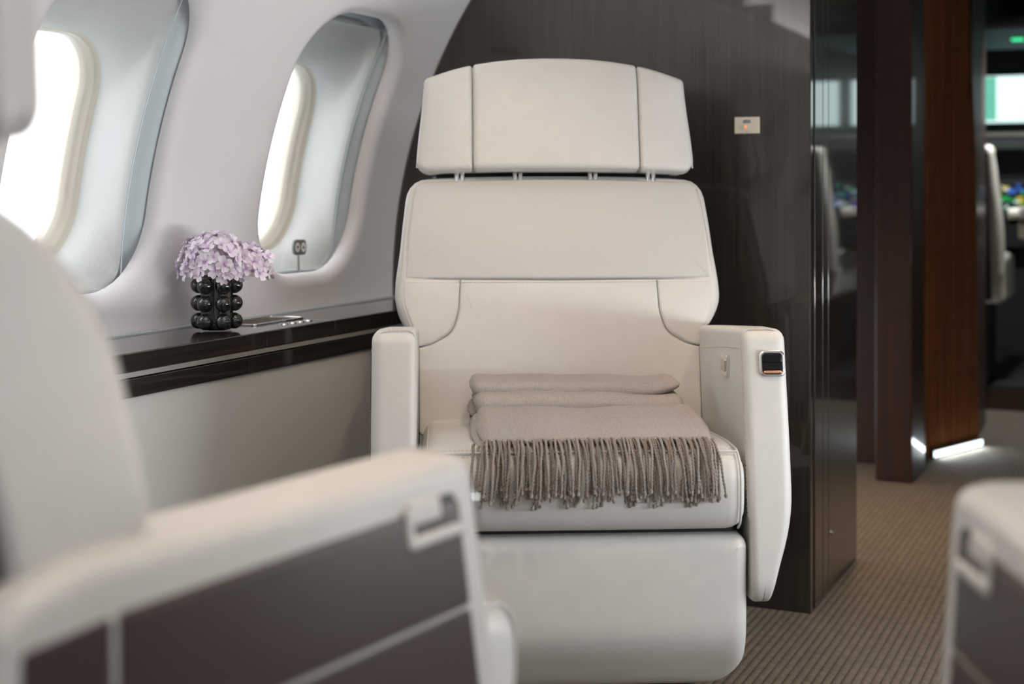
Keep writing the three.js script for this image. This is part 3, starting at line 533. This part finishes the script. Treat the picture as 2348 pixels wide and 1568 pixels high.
// ---------------------------------------------------------------- throw blanket with twisted fringe
{
  const B = place(group('throw_blanket'), .113, 2.36, 3 * D2R);
  // folded layers: rounded sections swept along x
  const layer = (name, sec, x0, x1, o = {}) => {
    const N = 72, cols = sec.length, v = []; const ph = rr(0, 9);
    const cz = sec.reduce((s, p) => s + p[0], 0) / cols, cy = sec.reduce((s, p) => s + p[1], 0) / cols;
    for (let i = 0; i <= N; i++) {
      const t = i / N, x = lerp(x0, x1, t), e = Math.min(t, 1 - t) * (x1 - x0); let k = e < .02 ? Math.sqrt(1 - Math.pow(1 - e / .02, 2)) * .97 + .03 : 1; let ky = k;
      if (o.tip && t > .8) { ky *= 1 - .6 * Math.pow((t - .8) / .2, 1.6); }
      const lift = o.tip ? .009 * Math.pow(sstep(.8, 1, t), 1.2) : 0;
      const wob = .0022 * Math.sin(t * 7 + ph) + .0012 * Math.sin(t * 17 + ph * 2), wz = .004 * Math.sin(t * 5 + ph * 3);
      for (const [z, y] of sec) { const yy = cy + (y - cy) * ky + lift + (y > cy ? wob : wob * .3) + (o.sag ? o.sag(t) : 0); v.push([x + (o.skew ? o.skew(z, t) : 0), yy, cz + (z - cz) * (.5 + .5 * k) + wz + (o.front && z > cz ? o.front(t) : 0)]); }
    }
    const g = fromGrid(v, cols, N + 1, true);
    const pos = Array.from(g.attributes.position.array), idx = Array.from(g.index.array), base = v.length;
    for (const [row, flip] of [[0, 0], [N, 1]]) { const c = pos.length / 3; let a = [0, 0, 0]; for (let j = 0; j < cols; j++) for (let q = 0; q < 3; q++) a[q] += v[row * cols + j][q] / cols; pos.push(...a); for (let j = 0; j < cols; j++) idx.push(c, row * cols + j, row * cols + (j + 1) % cols); }
    const g2 = new THREE.BufferGeometry(); g2.setAttribute('position', new THREE.Float32BufferAttribute(pos, 3)); g2.setIndex(idx); outward(g2); g2.computeVertexNormals();
    return part(B, name, boxUV(g2), M.wool);
  };
  const slab = (z0, z1, y0, y1) => Array.from({ length: 52 }, (_, k) => { const a = k / 52 * 2 * Math.PI, c = Math.cos(a), d = Math.sin(a); return [(z0 + z1) / 2 + (z1 - z0) / 2 * Math.sign(c) * Math.pow(Math.abs(c), .42), (y0 + y1) / 2 + (y1 - y0) / 2 * Math.sign(d) * Math.pow(Math.abs(d), .85)]; });
  layer('fold', slab(-.335, -.198, .536, .572), -.178, .207, { tip: true, sag: (t) => .006 * Math.pow(1 - t, 3) - .004 * Math.sin(t * 3) });
  layer('fold', slab(-.340, -.158, .504, .549), -.173, .209, { tip: false, sag: (t) => .010 * (1 - t) - .002 * Math.sin(t * 3.1) });
  layer('fold', slab(-.338, -.200, .500, .530), -.181, .19, {});
  layer('fold', slab(-.338, -.185, .484, .512), -.177, .20, {});
  // front flap over the cushion
  const flapTop = [[-.33, .506], [-.24, .517], [-.18, .531], [-.145, .5345], [-.10, .532], [-.05, .526], [0, .517], [.022, .5105], [.034, .505]];
  const flapSec = (h, dz) => { const up = flapTop.map(([z, y]) => [z + dz, y + h]), dn = flapTop.slice().reverse().map(([z, y]) => [z + dz - .003, Math.max(cushTop(z) + .004 + h * .5, y + h - .012)]); return [...up, ...dn].reverse(); };
  const wave = (t) => -.006 * sstep(.45, .75, t) + .003 * Math.sin(t * 9);
  layer('flap', flapSec(0, 0), -.168, .213, { skew: (z, t) => .012 * (t - .3) * sstep(-.3, .03, z) * 1.2, front: (t) => wave(t) });
  layer('under_flap', flapSec(-.007, -.004), -.178, .205, { skew: (z, t) => .006 * (t - .5) * sstep(-.3, .03, z) });
  // fringe: twisted cords hanging over the front of the cushion
  const path0 = [[.030, .5045], [.046, .5055], [.066, .497], [.0815, .480], [.090, .459], [.0925, .436], [.091, .414]];
  const cord = (k) => {
    const len = lerp(.80, 1.0, hash(k, 1, 5)), b1 = (hash(k, 2, 5) - .5) * .018, b2 = (hash(k, 3, 5) - .5) * .012, lift = (k % 4) * .0026;
    const c = new THREE.CatmullRomCurve3(path0.map((p, i) => { const t = i / 6; return new THREE.Vector3(b1 * t * t + b2 * Math.sin(t * Math.PI) + .0008 * Math.sin(t * 14 + k), p[1] + lift * .5 * (1 - t), p[0] + lift * Math.min(1, t * 3)); }));
    const n = 84, R = 8, v = [], up = new THREE.Vector3(1, 0, 0);
    for (let i = 0; i <= n; i++) {
      const t = i / n * len, p = c.getPoint(Math.min(1, t)), tan = c.getTangent(Math.min(1, t)), bn = new THREE.Vector3().crossVectors(tan, up).normalize(), sd = new THREE.Vector3().crossVectors(bn, tan).normalize();
      const f = i / n; const w = f >= 1 ? .3 : f > .93 ? .8 + 1.2 * (f - .93) / .07 : f > .91 ? .7 : 1;
      for (let j = 0; j < R; j++) { const a = j / R * 2 * Math.PI, r = (.00185 + .00062 * Math.cos(2 * (a - i * .82))) * w * (f > .95 ? 1 + .18 * Math.sin(5 * a) : 1); v.push(p.clone().addScaledVector(sd, r * Math.cos(a)).addScaledVector(bn, r * Math.sin(a)).toArray()); }
    }
    const g = outward(fromGrid(v, R, n + 1, true)); g.computeVertexNormals(); return boxUV(g);
  };
  const kinds = Array.from({ length: 16 }, (_, k) => cord(k));
  const tints = [1, .86, 1.12].map((t) => { const m = M.yarn.clone(); m.color.multiplyScalar(t); return m; });
  const n1 = 92;
  for (let i = 0; i < n1; i++) {
    const t = i / (n1 - 1), m = part(B, 'tassel', kinds[(i * 7 + (i >> 3)) % 16], tints[(i * 5 + (i >> 2)) % 3]);
    m.position.set(lerp(-.165, .219, t) + (hash(i, 5, 9) - .5) * .003, 0, wave(t) + .004 * hash(i, 7, 2)); m.rotation.y = 0; m.rotation.z = (t - .55) * .10 + (hash(i, 6, 9) - .5) * .05;
    m.position.x += .47 * Math.sin(m.rotation.z); m.position.y += .0005;
  }
  for (let i = 0; i < 64; i++) {
    const t = i / 63, m = part(B, 'tassel', kinds[(i * 5 + 3) % 16], tints[(i * 2 + 1) % 3]);
    m.position.set(lerp(-.176, .208, t) + (hash(i, 15, 9) - .5) * .004, -.009, wave(t) - .0055); m.rotation.z = (t - .5) * .08 + (hash(i, 16, 9) - .5) * .06; m.position.x += .47 * Math.sin(m.rotation.z);
  }
  const kn = []; for (let i = 0; i < 34; i++) { const t = (i + .4) / 34; const g = new THREE.SphereGeometry(.0022, 8, 6).scale(1.5, .7, .8); g.translate(lerp(-.163, .217, t), .5066 + .001 * Math.sin(i * 2.3), .0345 + wave(t)); kn.push(g); }
  part(B, 'hem_stitching', merge(kn), M.knot);
  addTop(B, 'folded taupe wool throw blanket with twisted fringe lying on the cream seat', 'blanket');
}

// ---------------------------------------------------------------- vase and hydrangea on the ledge
const VASE = [-1.612, LY, -2.212];
{
  const V = group('bubble_vase'); V.position.set(...VASE); V.rotation.y = YAW;
  const R = .0335, rb = .0154;
  const pr = [[0, .002], [.024, .002], [.0285, .004], [.031, .012], [.031, .095], [.0316, .1015], [.031, .1035], [.029, .102], [.0285, .09], [.024, .02], [0, .018]].map((p) => new THREE.Vector2(...p));
  part(V, 'vase_body', new THREE.LatheGeometry(pr, 48), M.blackGlass, 'glossy black glass cylinder');
  const sg = new THREE.SphereGeometry(rb, 32, 24);
  for (let r = 0; r < 3; r++) for (let k = 0; k < 6; k++) { const a = (33 + 60 * k) * D2R, m = part(V, 'bubble', sg, M.blackGlass); m.position.set(R * Math.sin(a), .0185 + .0335 * r, R * Math.cos(a)); }
  addTop(V, 'black glass vase studded with round bubbles standing on the dark ledge', 'vase');
}
{
  // petals: cupped, slightly notched discs; four to a floret, pink-lilac eye fading as dye into pale edges
  const petal = (k) => {
    const n = 8, m = 8, v = [], col = []; const L = .0118 + .002 * hash(k, 1, 33), W = .0128 + .0022 * hash(k, 2, 33), cup = .0015 + .0025 * hash(k, 3, 33), curl = (hash(k, 4, 33) - .45) * .004;
    const eye = [.76, .55, .84], edge = [.95, .91, .97], pink = [.93, .81, .90]; const mixp = hash(k, 6, 33);
    for (let i = 0; i <= n; i++) for (let j = 0; j <= m; j++) {
      const t = .5 - .5 * Math.cos(Math.PI * (.06 + .94 * i / n)), s = j / m * 2 - 1, w = W * .5 * Math.pow(Math.max(0, 1 - Math.pow(2 * t - 1.08, 2) / 1.17), .5) * (.62 + .42 * t);
      v.push([s * w, cup * s * s * .8 + cup * 1.2 * Math.sin(t * 1.7) + curl * t * t + .0004 * Math.sin(s * 5 + t * 6 + k), t * L - .0008 * (1 - Math.abs(s)) * sstep(.85, 1, t) + .0004]);
      const d = sstep(0, .55, t + .1 * Math.abs(s)); for (let q = 0; q < 3; q++) col.push(lerp(eye[q], lerp(edge[q], pink[q], mixp * .7), d));
    }
    const g = fromGrid(v, m + 1, n + 1, false); g.setAttribute('color', new THREE.Float32BufferAttribute(col, 3)); g.computeVertexNormals(); return g;
  };
  const petals = Array.from({ length: 8 }, (_, k) => petal(k)), bead = new THREE.SphereGeometry(.0011, 8, 6);
  const pm = std({ vertexColors: true, roughness: .65, side: THREE.DoubleSide, transmission: .15, thickness: 0, sheen: .2 });
  const eyeM = std({ color: lin(.42, .26, .46), roughness: .6 });
  const stemM = std({ color: lin(.10, .16, .07), roughness: .7 });
  const bloom = (name, label, centre, rad, count, tilt, lo) => {
    const G = group(name); G.position.set(...centre);
    part(G, 'stem', tube([[0, 0, 0], [tilt[0] * -.25, -.03, tilt[2] * -.25], [tilt[0] * -.5, -.075, tilt[2] * -.5]], .0022, 7), stemM);
    const ga = Math.PI * (3 - Math.sqrt(5));
    for (let i = 0; i < count; i++) {
      const f = (i + .5) / count, y = 1 - f * (1 - lo), rad1 = Math.sqrt(Math.max(0, 1 - y * y)), a = ga * i + rr(-.15, .15);
      const nrm = new THREE.Vector3(rad1 * Math.cos(a), y, rad1 * Math.sin(a)); const k = rr(.86, 1.04);
      const c = part(G, 'floret', bead, eyeM); c.position.set(nrm.x * rad[0] * k, nrm.y * rad[1] * k, nrm.z * rad[2] * k);
      const out = new THREE.Vector3(nrm.x / rad[0], nrm.y / rad[1], nrm.z / rad[2]).normalize().add(new THREE.Vector3(rr(-.35, .35), rr(-.25, .35), rr(-.35, .35))).normalize();
      c.quaternion.setFromUnitVectors(new THREE.Vector3(0, 1, 0), out); const s = rr(.95, 1.3); c.scale.setScalar(s);
      const spin = rr(0, 6.28);
      for (let q = 0; q < 4; q++) { const p = part(c, 'petal', petals[(i * 3 + q * 5 + (i >> 2)) % 8], pm); p.rotation.set(0, spin + q * Math.PI / 2 + rr(-.12, .12), 0); p.position.y = (q % 2) * .0006; }
    }
    addTop(G, label, 'flower', 'hydrangea blooms in the vase'); return G;
  };
  const c = Math.cos(YAW), s = Math.sin(YAW), off = (x, y, z) => [VASE[0] + c * x + s * z, LY + y, VASE[2] - s * x + c * z];
  bloom('hydrangea', 'large pale lilac hydrangea bloom at the front of the black vase', off(-.008, .124, .006), [.064, .058, .056], 72, [0, 0, 0], -.35);
  bloom('hydrangea', 'smaller mauve hydrangea bloom drooping toward the window beside the larger one', off(.056, .117, -.022), [.042, .044, .042], 34, [.09, 0, -.03], -.4);
}
{ // window shade control standing in the window nearest the bulkhead
  const at = onWall(-1), z = -2.655, p = at(z, .108, 1.233), g = group('shade_control'); g.position.set(...p); g.rotation.y = Math.PI / 2 - .45; g.scale.setScalar(1.35);
  part(g, 'housing', puff(rpoly([[-.0105, -.0125, .005], [.0105, -.0125, .005], [.0125, 0, .01], [.0105, .0125, .005], [-.0105, .0125, .005], [-.0125, 0, .01]], .004), -.004, .004, .002, { inner: 3, rim: 3 }), M.plastic);
  for (const sx of [-1, 1]) {
    const b = part(g, 'button', new THREE.CylinderGeometry(1, 1, 1, 24).scale(.0042, .002, .0078).rotateX(Math.PI / 2).translate(sx * .0054, 0, .0038), M.white);
    const t = new THREE.Shape([new THREE.Vector2(-.0021, -.0022 * sx), new THREE.Vector2(.0021, -.0022 * sx), new THREE.Vector2(0, .0030 * sx)]);
    part(b, 'arrow', new THREE.ExtrudeGeometry(t, { depth: .0004, bevelEnabled: false }).translate(sx * .0054, 0, .0047), M.black);
  }
  part(g, 'stem', new THREE.CylinderGeometry(.0022, .0024, .026, 12).translate(-.002, -.0245, 0), M.satin);
  addTop(g, 'tiny grey window shade control with down and up arrow buttons', 'control');
}

// ---------------------------------------------------------------- cockpit beyond the door
{
  const zf = -7.62, C = group('wall_cockpit');
  const cf = group('floor_cockpit'); part(cf, 'floor_plate', box(-1.6, -.05, zf, .7, .10, -6.2), M.cockpitGrey);
  part(cf, 'kick_panel', box(-1.3, .0, -6.2, .55, .085, -6.185), M.espresso); struct(cf, 'raised dark cockpit floor with brown step');
  part(C, 'lower_front', box(-1.6, .1, zf - .04, .7, 1.25, zf), M.cockpitGrey);
  part(C, 'upper_front', box(-1.6, 1.49, zf - .04, .7, 1.9, zf), M.cockpitGrey);
  const shell = group('wall_cockpit_sides'); for (const side of [-1, 1]) { const g = arcGeo(side, zf - .05, -4.88, -.6, S_TOP, CR + .004, 40); g.computeVertexNormals(); part(shell, 'side_lining', boxUV(g), M.lining); }
  part(shell, 'roof_lining', box(CX - .60, YT, zf - .05, CX + .60, YT + .04, -4.88), M.lining); struct(shell, 'dark grey cockpit lining');
  const px = [-1.5, -.885, -.365, .155, .62];
  for (const x of px) part(C, 'window_post', box(x - .03, 1.25, zf - .04, x + .03, 1.49, zf + .01, .008), M.cockpitGrey);
  for (let i = 0; i < px.length - 1; i++) part(C, 'windshield', box(px[i] + .03, 1.25, zf - .022, px[i + 1] - .03, 1.49, zf - .018), std({ color: lin(.58, .67, .65), transmission: 1, thickness: 0, roughness: 0 }));
  part(C, 'green_tint_pane', box(-.845, 1.26, zf + .05, -.735, 1.48, zf + .054, .0015), std({ color: lin(.42, .70, .60), transmission: 1, thickness: 0, roughness: 0 }), 'green tinted pane');  // tinted sheet that makes part of the windshield greenish
  struct(C, 'dark cockpit front with bright windshields');
  const G = group('instrument_panel');
  part(G, 'glareshield', box(-1.35, 1.10, zf + .002, .6, 1.165, zf + .42, .02), M.cockpitLight);
  part(G, 'visor_lip', box(-1.35, 1.165, zf + .30, .6, 1.185, zf + .43, .008), M.cream);
  part(G, 'panel', box(-1.35, .62, zf + .002, .6, 1.10, zf + .16, .01), M.cockpitGrey);
  const screen = (x, kind) => {
    const cv = document.createElement('canvas'); cv.width = 128; cv.height = 96; const k = cv.getContext('2d');
    k.fillStyle = '#0a1420'; k.fillRect(0, 0, 128, 96);
    const cols = [['#27a04a', '#e8f2ee', '#d8c63a', '#3d6fd0'], ['#e6dc2c', '#2b3f8f', '#c8d4dc', '#2f8f4a'], ['#3a78e0', '#d8e4f0', '#38b46a', '#8a5cc8']][kind];
    for (let i = 0; i < 26; i++) { k.fillStyle = cols[i % 4]; const w = 6 + 22 * hash(i, kind, 90), h = 4 + 12 * hash(i, kind, 91); k.fillRect(118 * hash(i, kind, 92), 88 * hash(i, kind, 93), w, h); }
    const t = new THREE.CanvasTexture(cv); t.colorSpace = THREE.SRGBColorSpace;
    const s = part(G, 'display', new THREE.BoxGeometry(.20, .155, .01).translate(x, .865, zf + .168), std({ color: lin(.02, .02, .02), emissive: lin(1, 1, 1), emissiveMap: t, emissiveIntensity: .8, roughness: .2 }), 'lit flight display');
    part(s, 'bezel', merge([box(x - .115, .775, zf + .158, x - .100, .955, zf + .178), box(x + .100, .775, zf + .158, x + .115, .955, zf + .178), box(x - .1, .775, zf + .158, x + .1, .787, zf + .178), box(x - .1, .943, zf + .158, x + .1, .955, zf + .178)]), M.cockpitLight);
  };
  [[-1.16, 1], [-.92, 0], [-.68, 0], [-.38, 2], [-.10, 2], [.14, 2], [.38, 1]].forEach((q) => screen(...q));
  addTop(G, 'cockpit instrument panel with glowing displays under the windshields', 'instrument panel');
  const P = group('center_pedestal'); part(P, 'console', box(-.50, .1, -7.44, -.24, .66, -6.75, .02), M.cockpitGrey); part(P, 'console_top', box(-.49, .655, -7.42, -.25, .68, -6.77, .008), M.cockpitLight); addTop(P, 'dark console between the pilot seats', 'console');
  const O = group('overhead_panel'); part(O, 'panel', box(-.85, 1.60, -7.4, .1, 1.66, -6.4, .02), M.cockpitGrey);
  part(O, 'indicator', box(-.60, 1.592, -6.9, -.55, 1.60, -6.85), std({ color: lin(.02, .3, .1), emissive: lin(.05, .9, .35), emissiveIntensity: 1.2 })); addTop(O, 'dark overhead switch panel with a green indicator above the pilots', 'overhead panel');
  const dl = group('added_cockpit_lamp'); dl.position.set(-.42, YT - .001, -5.9);  // added fill lamp, out of view, brightening the pilot seats
  part(dl, 'bezel', new THREE.TorusGeometry(.04, .006, 8, 28).rotateX(Math.PI / 2).translate(0, -.004, 0), M.satin); part(dl, 'lens', new THREE.CylinderGeometry(.036, .036, .008, 24).translate(0, -.004, 0), M.lamp);
  addTop(dl, 'added fill lamp in the cockpit roof, out of view', 'added lamp');
  const dsp = new THREE.SpotLight(NEUTRAL, 5, 0, 1.1, .6, 2); dsp.position.set(-.42, YT - .02, -5.9); dsp.target.position.set(-.42, .6, -6.25); dsp.castShadow = true; dsp.shadow.radius = 2; scene.add(dsp, dsp.target);
  const pilot = (cx, sx, label) => {
    const S = group('pilot_seat'); S.position.set(cx, .1, -6.38);
    part(S, 'base', box(-.16, 0, -.2, .16, .34, .2, .02), M.shell);
    const cu = rpoly([[-.30, .33, .03], [.22, .34, .03], [.22, .48, .04], [-.30, .54, .05]], .03);
    part(S, 'seat_cushion', puff(cu, -.23, .23, .03, { rb: .03, inner: 3, warp: (a, b, w) => [w, b, a] }), M.cream);
    const bo = rpoly([[.24, .42, .02], [.30, .46, .02], [.40, .98, .03], [.33, 1.00, .03], [.16, .50, .05]], .03).map((p) => p);
    part(S, 'backrest', puff(bo, -.235, .235, .025, { rb: .025, inner: 3, mid: 4, warp: (a, b, w) => [w * (1 - .12 * sstep(.6, 1, b)), b, a] }), M.cream);
    part(S, 'rear_shell', puff(rpoly([[.27, .36, .01], [.30, .36, .01], [.43, .97, .02], [.395, .98, .01]], .04), -.19, .19, .006, { inner: 2, warp: (a, b, w) => [w, b, a] }), M.shell);
    part(S, 'headrest', puff(rect(-.14, 1.02, .14, 1.14, .04), .33, .41, .02, { inner: 3 }), M.cream);
    for (const k of [-1, 1]) part(S, 'armrest', puff(rpoly([[-.34, .58, .02], [-.28, .60, .02], [-.27, .69, .02], [.22, .69, .02], [.22, .735, .02], [-.33, .735, .03]], .03), .245, .29, .01, { rb: .01, inner: 2, warp: (a, b, w) => [k * w, b, a] }), M.cream);
    addTop(S, label, 'seat', 'pilot seats');
  };
  pilot(-.80, 1, 'cream pilot seat on the left side of the cockpit'); pilot(.13, -1, 'cream pilot seat on the right side of the cockpit');
}

scene.traverse((o) => { if (o.isMesh) { o.castShadow = true; o.receiveShadow = true; } });
renderer.render(scene, camera);
